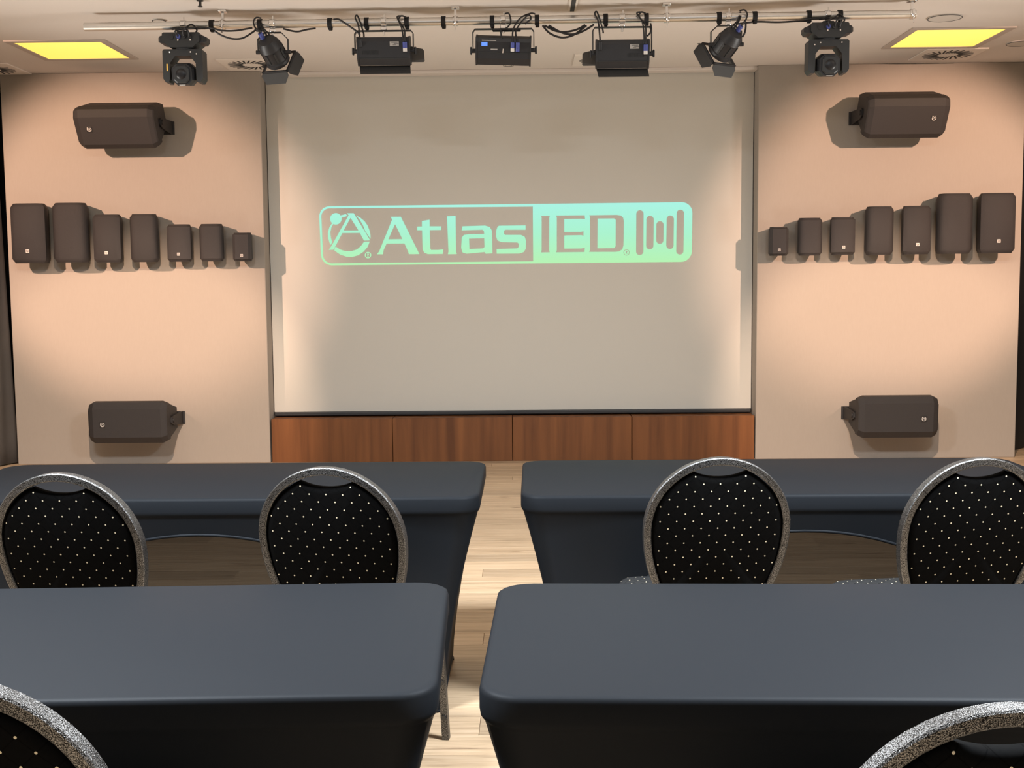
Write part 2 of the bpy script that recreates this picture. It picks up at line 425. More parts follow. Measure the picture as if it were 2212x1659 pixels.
for lp in ([(172, 217), (285, 215), (278, 240), (276, 660), (284, 688), (172, 690), (180, 660), (180, 240)],
           [(368, 213), (735, 209), (740, 260), (700, 255), (472, 257), (472, 424), (690, 423), (720, 415), (720, 474), (690, 466), (472, 470), (472, 640), (690, 638), (737, 630), (732, 684), (368, 688), (375, 660), (375, 240)],
           [(793, 209), (1150, 204), (1200, 212), (1232, 240), (1242, 290), (1236, 600), (1220, 650), (1180, 676), (1130, 682), (793, 683), (803, 655), (803, 235)],
           [(902, 252), (1115, 250), (1137, 268), (1135, 610), (1118, 633), (900, 636)],
           circ((1276, 690), 39), circ((1276, 690), 32), Rletter((1276, 690), 21),
           capsule(1449, 1446, 143, 724, 47), capsule(1580, 1576, 215, 650, 47), capsule(1708, 1706, 285, 579, 47),
           capsule(1841, 1836, 212, 646, 47), capsule(1971, 1964, 136, 718, 47)):
    logo_loops.append([z7(p) for p in lp])
lg = logo_piece('projected_logo', logo_loops, scr); lg.location = LOGO0 - scr.location
LET = [('letter_a', [[(1296, 303), (1468, 301), (1785, 940), (1605, 940), (1590, 890), (1530, 758), (1225, 760), (1175, 870), (1165, 943), (1060, 943), (1100, 890), (1320, 350)], [(1370, 428), (1495, 684), (1255, 686)]], z6),
       ('letter_t', [[(1828, 375), (1958, 352), (1960, 465), (2160, 465), (2155, 528), (1962, 530), (1970, 840), (1985, 868), (2100, 868), (2195, 860), (2185, 937), (1930, 940), (1870, 915), (1840, 860), (1830, 532), (1748, 532), (1748, 470), (1828, 468)]], z6),
       ('letter_l', [[(768, 144), (815, 142), (817, 335), (822, 349), (773, 350), (776, 335)]], z8),
       ('letter_a', [[(852, 198), (975, 194), (1000, 202), (1012, 222), (1015, 345), (978, 347), (972, 338), (875, 347), (852, 340), (845, 315), (848, 260), (860, 245), (885, 241), (970, 240), (968, 222), (960, 217), (848, 220)], [(888, 265), (970, 263), (972, 310), (965, 318), (890, 322)]], z8),
       ('letter_s', [[(1050, 195), (1195, 193), (1195, 217), (1085, 217), (1078, 222), (1078, 240), (1085, 245), (1170, 245), (1190, 255), (1197, 275), (1196, 320), (1185, 338), (1160, 346), (1038, 347), (1037, 322), (1150, 318), (1157, 310), (1157, 292), (1150, 286), (1065, 284), (1042, 275), (1035, 255), (1036, 220), (1042, 202)]], z8),
       ('emblem_letter', [[(548, 242), (664, 241), (945, 705), (838, 708), (770, 578), (470, 580), (320, 865), (238, 868), (285, 800), (578, 275)], [(610, 320), (745, 535), (490, 537)]], z6),
       ('emblem_dot', [circ((360, 337), 98)], z6),
       ('emblem_arc', [[(705, 278), (780, 320), (850, 380), (900, 450), (935, 540), (950, 610), (952, 675), (945, 672), (860, 545), (820, 440), (760, 345)]], z6),
       ('emblem_arc', [[(300, 405), (250, 480), (222, 570), (225, 660), (250, 740), (272, 785), (298, 735), (275, 660), (265, 570), (285, 480), (320, 420)]], z6),
       ('emblem_arc', [[(440, 280), (530, 255), (552, 285), (530, 298), (450, 317)]], z6),
       ('emblem_arc', [[(360, 812), (430, 860), (520, 888), (620, 890), (720, 860), (790, 800), (840, 728), (938, 726), (900, 820), (830, 900), (740, 960), (640, 988), (540, 985), (430, 945), (335, 880), (340, 830)]], z6),
       ('registered_mark', [circ((908, 957), 55), circ((908, 957), 40), Rletter((908, 957), 27)], z6)]
for nm, loops, fn in LET: logo_piece(nm, [[fn(p) for p in lp] for lp in loops], lg)

# ------------------------------------------------------------------ low cabinets under the screen
ztop = at_y(1100, 901.8, W).z
cxs = [XL1 + .012, at_y(848, 950, W).x, at_y(1107, 950, W).x, at_y(1365, 950, W).x, XR0 - .006]
clab = ['leftmost low walnut cabinet under the screen, against the left wall panel', 'second low walnut cabinet from the left under the screen',
        'third low walnut cabinet from the left under the screen, behind the aisle', 'rightmost low walnut cabinet under the screen, beside a dark open joint']
for i in range(4):
    a, b = cxs[i], cxs[i + 1]; w = b - a - (.004 if i < 2 else .007)
    t = thing('low_cabinet', clab[i], 'cabinet', ((a + b) / 2, W, 0), group='cabinets below the screen')
    obj('body', box((0, .26, ztop / 2), (w, .46, ztop - .002), .002), 'walnut_veneer', t)
    obj('front_panel', box((0, .014, ztop / 2), (w, .022, ztop), .002), 'walnut_veneer', t)

# ------------------------------------------------------------------ curtain on the left, black partition on the right
bm = NB(); nu, nv = 60, 14; G = []
for j in range(nv + 1):
    v = j / nv; row = []
    for i in range(nu + 1):
        u = i / nu; x = -4.09 - .07 * v - u * .55; y = 9.20 - u * 1.1
        wv = (.018 * math.sin(u * 40 + 2 * v) + .012 * math.sin(u * 23 + 5 * v) + .012 * math.sin(v * 17 + u * 9) * (1 - v)) * min(1, u * 7)
        row.append(bm.verts.new((x - wv * .9, y + wv * .45, .012 + v * (ZC - .045))))
    G.append(row)
for j in range(nv):
    for i in range(nu): bm.faces.new((G[j][i], G[j][i + 1], G[j + 1][i + 1], G[j + 1][i]))
bmesh.ops.solidify(bm, geom=list(bm.faces), thickness=.006)
o = obj('curtain', bm, 'curtain_grey', smooth=True); tag(o, 'wrinkled grey cloth curtain hanging at the far left edge beside the wall panel', 'curtain')
t = thing('partition', 'black partition wall at the far right edge behind the wall panel', 'partition', (4.05, 9.6, 0), math.radians(40))
obj('panel', box((.05, 0, 1.5), (.9, .03, 2.99), .003), 'partition_black', t)
hp = at_y(2206, 793, 9.55)
obj('handle', box((.16, -.03, hp.z), (.18, .012, .008), .002), 'badge_grey', t)

# ------------------------------------------------------------------ loudspeakers
def section(w, d, kind, s=1., front=None):
    """horizontal outline (x,y), front toward -y; back width .62"""
    h = w / 2 * s
    if kind == 'facet':
        half = [(h * .62, -.0), (h * .96, -d * .62), (h, -d * .80), (h * .98, -d * .89), (h * .68, -d)]
    else:
        half = [(h * .62, -.0), (h * .96, -d * .58), (h, -d * .74), (h * .97, -d * .82), (h * .88, -d * .91), (h * .72, -d * .97), (h * .48, -d)]
    return half + [(-x, y) for x, y in reversed(half)]
def speaker_body(w, h, d, kind, mx=None):
    """cabinet and grille meshes, long axis along z, back at y=0"""
    c = h * .07
    sec = section(w, d, kind)
    def ring(z, sx, sy, pts): return [(x * sx, (y * sy), z) for x, y in pts]
    cab = NB(); k = .985
    add_loft(cab, [ring(-h / 2 * k, .80, .86, sec), ring(-(h / 2 - c) * k, .975, .965, sec), ring((h / 2 - c) * k, .975, .965, sec), ring(h / 2 * k, .80, .86, sec)], True, mx)
    fr = [p for p in sec if p[1] <= -d * .739]
    n0 = len(fr); inner = [(x * .9, -d * .70) for x, y in (fr[-1], fr[0])]
    gs = fr + [(fr[-1][0], -d * .70), (fr[0][0], -d * .70)]
    gr = NB()
    add_loft(gr, [ring(-h / 2, .86, .93, gs), ring(-(h / 2 - .010), .90, .955, gs), ring(-(h / 2 - c), 1, 1, gs), ring((h / 2 - c), 1, 1, gs), ring((h / 2 - .010), .90, .955, gs), ring(h / 2, .86, .93, gs)], True, mx)
    return cab, gr
def emblem(bm, c, r, mx=None, th=.001):
    """the small round maker's mark: ring, dot and a letter A"""
    def ringarc(a0, a1, ro, ri, n=14):
        A = [(c[0] + ro * math.cos(a0 + (a1 - a0) * i / n), c[1] + ro * math.sin(a0 + (a1 - a0) * i / n)) for i in range(n + 1)]
        B = [(c[0] + ri * math.cos(a0 + (a1 - a0) * i / n), c[1] + ri * math.sin(a0 + (a1 - a0) * i / n)) for i in range(n + 1)]
        return A, B
    def strip(A, B):
        va = [bm.verts.new(mx @ Vector((x, 0, z)) if mx else Vector((x, 0, z))) for x, z in A]
        vb = [bm.verts.new(mx @ Vector((x, 0, z)) if mx else Vector((x, 0, z))) for x, z in B]
        for i in range(len(A) - 1): bm.faces.new((va[i], va[i + 1], vb[i + 1], vb[i]))
    strip(*ringarc(math.radians(150), math.radians(420), r, r * .70))
    dc = (c[0] - r * .62, c[1] + r * .72)
    n = 10; v = [bm.verts.new(mx @ Vector((dc[0] + r * .28 * math.cos(2 * PI * i / n), 0, dc[1] + r * .28 * math.sin(2 * PI * i / n)))) for i in range(n)]
    bm.faces.new(v)
    for sx, wd_ in ((-1, .10), (1, .2)):
        strip([(c[0] + sx * r * .62, c[1] - r * .6), (c[0], c[1] + r * .8)], [(c[0] + sx * r * (.62 - wd_ * 1.3), c[1] - r * .6), (c[0] - sx * r * wd_ * .6, c[1] + r * .5)])
    bmesh.ops.solidify(bm, geom=list(bm.faces), thickness=th)
def wall_speaker(px, label, size, badge, group):
    """px = front outline (x0,y0,x1,y1) in the photograph"""
    w, h, d = size; gap = .03
    c = at_y((px[0] + px[2]) / 2, (px[1] + px[3]) / 2, W - gap - d * .85)
    t = thing('wall_speaker', label, 'speaker', (c.x, W - gap, c.z), group=group)
    cab, gr = speaker_body(w, h, d, 'facet' if badge else 'round')
    obj('cabinet', cab, 'speaker_black', t, auto=40, smooth=not badge)
    obj('grille', gr, 'grille_black', t, auto=35, smooth=not badge)
    bm = NB(); add_box(bm, (0, gap / 2 - .004, 0), (w * .45, gap + .004, h * .5), .004)
    obj('wall_bracket', bm, 'speaker_black', t)
    if badge:
        s = .014 + .012 * w / .26
        b = obj('badge', box((0, 0, 0), (s, .004, s), .001), 'badge_grey', t, loc=(0, -d - .001, -h * .5 + h * .20))
        bm = NB(); emblem(bm, (0, 0), s * .34, Matrix.Translation((0, -.0026, 0))); obj('emblem', bm, 'badge_dark', b)
    return t
S4, S3, S2, S1 = (.148, .218, .15), (.185, .285, .165), (.212, .365, .20), (.266, .452, .235)
LEFT = [((24.5, 440.6, 99.5, 567.6), S1, 1), ((113, 440, 187.5, 565.5), S1, 0), ((202, 464.5, 261, 566), S2, 1), ((280.5, 464, 339.5, 564.5), S2, 0),
        ((361, 485.6, 412.7, 564.5), S3, 1), ((430, 484.6, 482, 563.5), S3, 0), ((503, 503, 543.5, 564), S4, 1)]
RIGHT = [((1661.5, 490.7, 1703, 552), S4, 1), ((1724, 471, 1777, 551.5), S3, 0), ((1795, 469.7, 1847, 550), S3, 1), ((1871, 447, 1931, 549.5), S2, 0),
         ((1950, 445.7, 2010.5, 548.6), S2, 1), ((2027, 419, 2101.5, 547), S1, 0), ((2117.5, 418, 2192, 546), S1, 1)]
nmL = ['largest upright black speaker with badge, outermost in the row on the left panel', 'largest upright black speaker with plain rounded front, second from left edge on left panel',
       'mid-sized upright black speaker with badge, third from left on left panel', 'mid-sized plain rounded black speaker, middle of the row on the left panel',
       'small black speaker with badge, third from the screen on the left panel', 'small plain rounded black speaker, second from the screen on the left panel',
       'smallest black speaker with badge, next to the screen on the left panel']
nmR = ['smallest black speaker with badge, next to the screen on the right panel', 'small plain rounded black speaker, second from the screen on the right panel',
       'small black speaker with badge, third from the screen on the right panel', 'mid-sized plain rounded black speaker, middle of the row on the right panel',
       'mid-sized upright black speaker with badge, third from right on right panel', 'largest plain rounded black speaker, second from right edge on right panel',
       'largest upright black speaker with badge, outermost in the row on the right panel']
for (px, sz, bd), lb in zip(LEFT, nmL): wall_speaker(px, lb, sz, bd, 'speaker row on the left panel')
for (px, sz, bd), lb in zip(RIGHT, nmR): wall_speaker(px, lb, sz, bd, 'speaker row on the right panel')

def big_speaker(center, label, side, tilt, badge_u, bz, L=.60, H=.32, D=.30):
    """side=+1: bracket seen on +x end; tilt down (deg); body centre at center"""
    t = thing('horizontal_speaker', label, 'speaker', (center.x, W, center.z), group='large horizontal speakers')
    base = Matrix.Translation((0, center.y - W, 0)) @ Matrix.Rotation(math.radians(tilt), 4, 'X')
    mx = base @ Matrix.Translation((0, D / 2, 0)) @ Matrix.Rotation(PI / 2, 4, 'Y')
    cab, gr = speaker_body(H, L, D, 'facet', mx)
    obj('cabinet', cab, 'speaker_black', t); obj('grille', gr, 'grille_black', t)
    mb = base @ Matrix.Translation((badge_u, -D / 2 - .002, bz))
    b = obj('badge', box((0, 0, 0), (.044, .004, .044), .002, mb), 'badge_dark', t)
    bm = NB(); emblem(bm, (0, 0), .017, mb @ Matrix.Translation((0, -.003, 0))); obj('emblem', bm, 'badge_silver', b)
    bm = NB(); yw = W - center.y
    for s in (-1, 1):
        x = s * (L / 2 + .008)
        add_prism(bm, [(-yw - .025, .025), (-yw - .025, -.025), (-yw + .01, -.04), (-.002, -.06), (-.002, .04), (-yw + .02, .035)], 'x', x - .004, x + .004)
        add_box(bm, (x - s * .01, -yw, 0), (.03, .05, .05), .01)
    add_box(bm, (0, -.006, -.01), (L + .052, .012, .10), .002)
    br = obj('bracket', bm, 'speaker_black', t)
    for s in (-1, 1):
        k = NB(); add_cyl(k, (s * (L / 2 + .010), -yw, 0), (s * (L / 2 + .022), -yw, 0), .02, 12); obj('knob', k, 'speaker_black', br)
    return t
big_speaker(at_y(261, 265, W - .27), 'large horizontal black speaker high on the left panel, tilted down', 1, 31, -.19, .015)
big_speaker(at_y(1949, 242, W - .27), 'large horizontal black speaker high on the right panel, tilted down', -1, 31, .19, .015)
big_speaker(at_y(288, 908, W - .26), 'large horizontal black speaker low on the left panel near the floor', 1, 2, -.185, -.01)
big_speaker(at_y(1929, 896, W - .26), 'large horizontal black speaker low on the right panel near the floor', -1, 2, .185, -.01)

# ------------------------------------------------------------------ lighting pipe
ZP = ZC - .085; PR = .0245
PA = at_z(183, 58.5, ZP); PB = at_z(1978, 30.5, ZP)
YP = (PA.y + PB.y) / 2
def pipe_at(px):
    """point on the pipe axis seen at pixel column px"""
    lo, hi = 0., 1.
    for _ in range(40):
        m = (lo + hi) / 2; P = PA.lerp(PB, m) - CAMP; x = 1106 + FPX * P.dot(RGT) / P.dot(FWD)
        if x < px: lo = m
        else: hi = m
    return PA.lerp(PB, (lo + hi) / 2)
PD = (PB - PA).normalized()
ppx = thing('lighting_pipe', 'long silver lighting pipe hung across the room just under the ceiling', 'pipe', (PA + PB) / 2)
c0 = ppx.location.copy()
bm = NB()
n = 24; q = PD.to_track_quat('Z', 'Y').to_matrix().to_4x4()
mx = Matrix.Translation(PA - c0) @ q; Ln = (PB - PA).length
add_lathe(bm, [(PR * .86, .03), (PR, 0), (PR, Ln), (PR * .86, Ln - .03)], n, mx)
obj('tube', bm, 'aluminium', ppx, auto=50, smooth=True)
def ring_on_pipe(bm, p, r, w, org):
    m = Matrix.Translation(p - org - PD * w / 2) @ q
    add_lathe(bm, [(r * .9, 0), (r, 0), (r, w), (r * .9, w)], 18, m)
for px in (482, 984, 1440, 1970):
    p = pipe_at(px); l = p - c0; bm = NB()
    ring_on_pipe(bm, p, PR + .004, .03, c0)
    add_box(bm, (l.x, l.y, l.z + .05), (.014, .014, .07)); add_box(bm, (l.x, l.y, ZC - c0.z - .006), (.05, .06, .012), .002)
    add_box(bm, (l.x, l.y - PR - .008, l.z), (.014, .014, .05), .003)
    add_cyl(bm, (l.x, l.y - PR - .008, l.z - .055), (l.x, l.y - PR - .008, l.z + .0), .004, 8)
    obj('ceiling_hanger', bm, 'chrome', ppx, auto=40, smooth=True)
for px in (458, 562, 713, 792, 879, 958, 1063, 1160, 1308, 1396, 1553, 1630, 1747, 1814):
    p = pipe_at(px); bm = NB(); ring_on_pipe(bm, p, PR + .006, .027, c0)
    l = p - c0; add_box(bm, (l.x + .002, l.y - .004, l.z - PR - .008), (.024, .03, .02), .004)
    obj('cable_strap', bm, 'strap_black', ppx, auto=40, smooth=True)

def clamp(t, off=0.):
    """half coupler around the pipe with bolt and spigot; root origin is on the pipe axis"""
    bm = NB(); m = Matrix.Translation(-PD * .016) @ q
    add_lathe(bm, [(PR * .95, 0), (PR + .005, 0), (PR + .005, .032), (PR * .95, .032)], 18, m)
    add_box(bm, (0, -PR - .010, .002), (.03, .018, .022), .003); add_box(bm, (0, 0, -PR - .014), (.034, .034, .022), .003)
    add_cyl(bm, (.004, -.012, PR), (.004, -.012, PR + .022), .004, 8); add_cyl(bm, (0, 0, -PR - .05), (0, 0, -PR - .02), .007, 10)
    c = obj('clamp', bm, 'chrome', t, auto=40, smooth=True)
    return c
def bolt(parent, p, r=.004, axis=(0, -1, 0)):
    bm = NB(); a = Vector(p); add_cyl(bm, a, a + Vector(axis) * .004, r, 8); return obj('bolt', bm, 'chrome', parent)

def leads(t, *paths, r=.005):
    for P in paths: obj('lead', tube(P, r), 'cable_black', t, smooth=True)

# moving heads
def moving_head(px, label, s):
    p = pipe_at(px)
    t = thing('moving_head_light', label, 'stage light', p, 0, 'moving head lights on the pipe')
    clamp(t)
    # base: flat housing with a grip at either end
    bm = NB()
    add_prism(bm, [(-.105, -.055), (.105, -.055), (.112, -.062), (.112, -.105), (.07, -.140), (-.07, -.140), (-.112, -.105), (-.112, -.062)], 'y', -.075, .075)
    b = obj('base', bm, 'fixture_grey', t)
    for sx in (-1, 1):
        bm = NB(); add_loft(bm, [[(sx * .10, y, z) for y, z in ((-.06, -.066), (.06, -.066), (.06, -.115), (-.06, -.115))],
                                 [(sx * .128, y, z) for y, z in ((-.06, -.072), (.06, -.072), (.06, -.112), (-.06, -.112))],
                                 [(sx * .145, y, z) for y, z in ((-.035, -.078), (.035, -.078), (.035, -.102), (-.035, -.102))]])
        obj('grip', bm, 'fixture_black', b)
    bm = NB(); add_cyl(bm, (-.058, -.0745, -.083), (-.058, -.079, -.083), .016, 16); obj('fan_grille', bm, 'fixture_black', b)
    bm = NB(); add_cyl(bm, (-.012, -.074, -.08), (-.012, -.088, -.08), .013, 14); obj('power_plug', bm, 'plug_blue', b)
    bm = NB(); add_cyl(bm, (.022, -.074, -.08), (.022, -.088, -.08), .013, 14); obj('power_socket', bm, 'fixture_black', b)
    bm = NB(); add_cyl(bm, (.055, -.074, -.083), (.055, -.084, -.083), .011, 12); obj('data_plug', bm, 'fixture_black', b)
    for x in (-.016, .058): bolt(b, (x, -.076, -.101), .005)
    bm = NB(); add_box(bm, (0, -.012, -.048), (.07, .05, .02), .004); obj('mount_plate', bm, 'fixture_black', b)
    # yoke: inverted U with chamfered inner corners, turned slightly
    bm = NB()
    add_prism(bm, [(-.112, -.148), (.112, -.148), (.120, -.158), (.120, -.320), (.105, -.342), (.085, -.342), (.080, -.322), (.078, -.232), (.045, -.188), (-.045, -.188), (-.078, -.232), (-.080, -.322), (-.085, -.342), (-.105, -.342), (-.120, -.320), (-.120, -.158)], 'y', -.05, .05)
    y = obj('yoke', bm, 'fixture_grey', t)
    bm = NB(); add_cyl(bm, (0, 0, -.152), (0, 0, -.138), .06, 20); obj('pan_bearing', bm, 'fixture_black', y)
    for x, z in ((.05 * s, -.166), (-.075 * s, -.166), (.085 * s, -.178)): bolt(y, (x, -.05, z), .0045)
    # head: rounded barrel, aimed out over the room
    mh = Matrix.Translation((0, 0, -.290)) @ Matrix.Rotation(math.radians(8), 4, 'X')
    def rr(w, h, c, yy): return [mh @ Vector(v) for v in ((-w + c, yy, h), (w - c, yy, h), (w, yy, h - c), (w, yy, -h + c), (w - c, yy, -h), (-w + c, yy, -h), (-w, yy, -h + c), (-w, yy, h - c))]
    bm = NB(); add_loft(bm, [rr(.03, .03, .012, .105), rr(.054, .050, .028, .085), rr(.069, .063, .032, .04), rr(.070, .066, .032, -.03), rr(.060, .059, .026, -.075)])
    h = obj('head', bm, 'fixture_black', t)
    bm = NB(); add_loft(bm, [rr(.046, .051, .018, -.07), rr(.046, .051, .018, -.088), rr(.040, .045, .016, -.092)]); obj('front_bezel', bm, 'fixture_grey', h)
    bm = NB(); add_lathe(bm, [(.031, 0), (.031, .005), (.027, .008), (.015, .011)], 24, mh @ Matrix.Translation((0, -.088, .002)) @ Matrix.Rotation(PI / 2, 4, 'X')); obj('lens', bm, 'lens_glass', h, smooth=True, auto=40)
    bm = NB(); add_box(bm, (0, -.078, -.062), (.035, .004, .004), 0, mh); obj('name_print', bm, 'plug_white', h)
    if s > 0:
        bm = NB(); add_box(bm, (-.0935, -.0515, -.255), (.007, .003, .042)); obj('indicator_strip', bm, 'amber_strip', y)
    # leads
    leads(t, [(-.012, -.088, -.08), (-.02, -.11, -.055), (.02, -.06, -.03), (.06, -.05, -.005), (.09, -.045, -.035), (.075, -.04, -.06)],
          [(.022, -.088, -.08), (.03, -.11, -.05), (.08, -.06, -.028), (.14 * s, -.04, -.028)], [(.055, -.084, -.083), (.05, -.10, -.05), (.0, -.06, -.03), (-.06, -.04, -.03)])
    return t
moving_head(397, 'black moving head stage light near the left end of the pipe', 1)
moving_head(1787, 'black moving head stage light near the right end of the pipe', -1)

# par cans with barn doors
def par_can(px, label, aim, drop, dx, s):
    p = pipe_at(px)
    t = thing('par_light', label, 'stage light', p, 0, 'par lights with barn doors')
    clamp(t)
    aim = Vector(aim).normalized(); xa = Vector((aim.y, -aim.x, 0)).normalized(); ya = aim.cross(xa)
    R = Matrix((xa, ya, aim)).transposed().to_4x4(); c = Vector((dx, .0, drop))
    m = Matrix.Translation(c) @ R
    bm = NB(); add_lathe(bm, [(.024, -.100), (.050, -.094), (.062, -.072), (.067, -.048), (.070, -.040), (.067, -.032), (.067, .045), (.074, .050), (.074, .074), (.06, .074)], 16, m)
    can = obj('can', bm, 'fixture_black', t, smooth=True, auto=30)
    for k in range(8):
        a = k * PI / 4 + .2; bm = NB(); mm = m @ Matrix.Rotation(a, 4, 'Z'); add_box(bm, (.068, 0, .004), (.008, .012, .07), .001, mm); obj('cooling_rib', bm, 'fixture_grey', can)
    bm = NB(); add_cyl(bm, m @ Vector((-s * .026, -.012, -.088)), m @ Vector((-s * .030, -.018, -.135)), .014, 12); obj('power_plug', bm, 'plug_blue', can)
    bm = NB(); add_lathe(bm, [(.058, .073), (.056, .078)], 20, m); obj('lens', bm, 'lens_glass', can)
    # barn doors: square frame and four flaps hinged outward
    bm = NB()
    for k in range(4):
        mm = m @ Matrix.Rotation(k * PI / 2, 4, 'Z'); add_box(bm, (.082, 0, .080), (.012, .176, .012), .001, mm)
    fr = obj('barn_door_frame', bm, 'fixture_black', t)
    for k in range(4):
        mm = m @ Matrix.Rotation(k * PI / 2, 4, 'Z') @ Matrix.Translation((.088, 0, .085)) @ Matrix.Rotation(math.radians(36 + 10 * (k % 2)), 4, 'Y')
        e = .084; tp = .066
        bm = NB(); add_prism(bm, [(-e, 0), (e, 0), (e + .006, .018), (tp, .064), (-tp, .064), (-e - .006, .018)], 'x', -.0012, .0012, mm)
        obj('barn_door', bm, 'flap_grey', fr)
    # yoke strap
    bm = NB(); hw = .090
    P = [Vector((dx - hw, 0, drop)), Vector((dx - hw, 0, drop + .075)), Vector((dx - .05, 0, -.050)), Vector((dx + .05, 0, -.050)), Vector((dx + hw, 0, drop + .075)), Vector((dx + hw, 0, drop))]
    add_sweep(bm, P, [(-.003, -.013), (.003, -.013), (.003, .013), (-.003, .013)], Vector((0, 1, 0)))
    yk = obj('yoke', bm, 'fixture_black', t)
    for sx in (-1, 1):
        bm = NB(); add_cyl(bm, (dx + sx * .066, 0, drop), (dx + sx * .104, 0, drop), .012, 10); obj('knob', bm, 'fixture_black', yk)
    leads(t, [m @ Vector((-s * .030, -.018, -.135)), m @ Vector((-s * .045, -.03, -.16)), Vector((-s * .085, -.05, -.05)), Vector((-s * .105, -.045, .0)), Vector((-s * .09, -.04, .03)), Vector((-s * .06, -.035, .028))],
          [m @ Vector((0, -.03, -.095)), Vector((-s * .03, -.05, -.07)), Vector((-s * .055, -.04, -.035)), Vector((-s * .07, -.03, .0))],
          [m @ Vector((.01, -.035, -.09)), Vector((-s * .015, -.055, -.065)), Vector((-s * .045, -.045, -.035)), Vector((-s * .06, -.035, .0))])
    return t
par_can(589, 'black par can with open barn doors, left part of the pipe, aimed down right', (.26, .78, -.62), -.165, 0.0, 1)
par_can(1573, 'black par can with open barn doors, right part of the pipe, aimed down left', (-.45, .70, -.62), -.160, -.012, -1)

# flood lights
def flood(px, label, tilt, drop, kind, sl=0.):
    """kind: -1 flap on the left, +1 flap on the right, 0 control panel with display"""
    p = pipe_at(px)
    t = thing('flood_light', label, 'stage light', p, 0, 'flood lights on the pipe')
    clamp(t)
    w = .153 if kind else .160; m = Matrix.Translation((0, 0, drop)) @ Matrix.Rotation(math.radians(sl), 4, 'Y') @ Matrix.Rotation(math.radians(tilt), 4, 'X')
    sec = [(-.048, .081), (.03, .081), (.062, .064), (.062, -.064), (.04, -.081), (-.03, -.081), (-.056, -.037), (-.056, .060)]
    bm = NB(); add_prism(bm, sec, 'x', -w, w, m); hs = obj('housing', bm, 'fixture_black', t)
    for sx in (-1, 1):
        bm = NB(); add_prism(bm, [(y * 1.04, z * 1.04) for y, z in sec], 'x', sx * w - .005, sx * w + .005, m); obj('end_cap', bm, 'fixture_black', hs)
    zs = -.038 if kind else -.002
    bm = NB(); add_box(bm, (0, -.055, zs), (2 * w - .012, .006, .006), .001, m); obj('seam_rail', bm, 'fixture_grey', hs)
    if kind:
        bm = NB()
        for i in range(12): add_box(bm, (-kind * (.125 - i * .0085), -.0565, -.005), (.003, .003, .022), 0, m)
        obj('vent_slots', bm, 'fixture_grey', hs)
        bm = NB(); add_box(bm, (.068, -.057, .045), (.054, .002, .026), 0, m); lb_ = obj('rating_label', bm, 'label_grey', hs)
        for i in range(3):
            bm = NB(); add_box(bm, (.068 + .012 * (i == 1), -.0585, .052 - i * .007), (.038 - .01 * i, .001, .0022), 0, m); obj('print_line', bm, 'fixture_grey', hs)
        bm = NB(); add_cyl(bm, m @ Vector((.132, -.07, .055)), m @ Vector((.132, -.072, .02)), .013, 12); pg = obj('power_plug', bm, 'plug_blue', hs)
        bm = NB(); add_cyl(bm, m @ Vector((.132, -.072, .022)), m @ Vector((.132, -.073, .0)), .012, 12); obj('socket', bm, 'plug_white', hs)
        bm = NB()
        for sx in (-1,): add_box(bm, (-.135, -.06, .05), (.02, .02, .05), .004, m)
        obj('lead_gland', bm, 'fixture_black', hs)
    else:
        bm = NB(); add_box(bm, (-.112, -.057, .047), (.036, .003, .022), 0, m); obj('display', bm, 'display_blue', hs)
        bm = NB(); add_box(bm, (-.085, -.057, .068), (.085, .002, .005), 0, m); obj('print_line', bm, 'label_grey', hs)
        bm = NB(); add_box(bm, (-.055, -.057, .017), (.04, .002, .007), 0, m); obj('print_line', bm, 'label_grey', hs)
        for x, mm_ in ((.055, 'plug_white'), (.085, 'plug_blue')):
            bm = NB(); add_cyl(bm, m @ Vector((x, -.066, .062)), m @ Vector((x, -.068, .03)), .0115, 12); pg = obj('power_plug', bm, 'plug_blue', hs)
            bm = NB(); add_cyl(bm, m @ Vector((x, -.068, .03)), m @ Vector((x, -.068, .010)), .0115, 12); obj('socket', bm, mm_, hs)
        bm = NB(); add_cyl(bm, (-.0, -.075, drop - .005), (-.003, -.075, drop - .03), .004, 8); obj('safety_hook', bm, 'chrome', hs)
    # flaps
    if kind:
        mm = m @ Matrix.Translation((0, .0, -.085)) @ Matrix.Rotation(math.radians(-52), 4, 'X')
        bm = NB(); add_prism(bm, [(-w, 0), (w, 0), (w + .006, -.07), (-w + .01, -.07)], 'y', -.0015, .0015, mm); obj('barn_door', bm, 'flap_grey', t)
        sx = kind
        mm = m @ Matrix.Translation((sx * w, .05, -.02)) @ Matrix.Rotation(math.radians(25), 4, 'X')
        bm = NB(); add_prism(bm, [(0, .05), (sx * .075, .03), (sx * .082, .018), (sx * .082, -.05), (sx * .075, -.056), (0, -.056)], 'y', -.0015, .0015, mm); obj('barn_door', bm, 'flap_grey', t)
    # yoke
    hw = w + .022
    P = [Vector((-hw, 0, drop)), Vector((-hw, 0, -.068)), Vector((-hw + .012, 0, -.050)), Vector((hw - .012, 0, -.050)), Vector((hw, 0, -.068)), Vector((hw, 0, drop))]
    bm = NB(); add_sweep(bm, P, [(-.003, -.014), (.003, -.014), (.003, .014), (-.003, .014)], Vector((0, 1, 0)))
    if kind == 0: add_box(bm, (.02, -.0, -.055), (.17, .036, .016), .004)
    yk = obj('yoke', bm, 'fixture_black', t)
    for sx in (-1, 1):
        bm = NB(); add_cyl(bm, (sx * (w + .005), 0, drop), (sx * (w + .030), 0, drop), .013, 10); add_box(bm, (sx * (w + .034), 0, drop), (.012, .02, .045), .004); obj('knob', bm, 'fixture_black', yk)
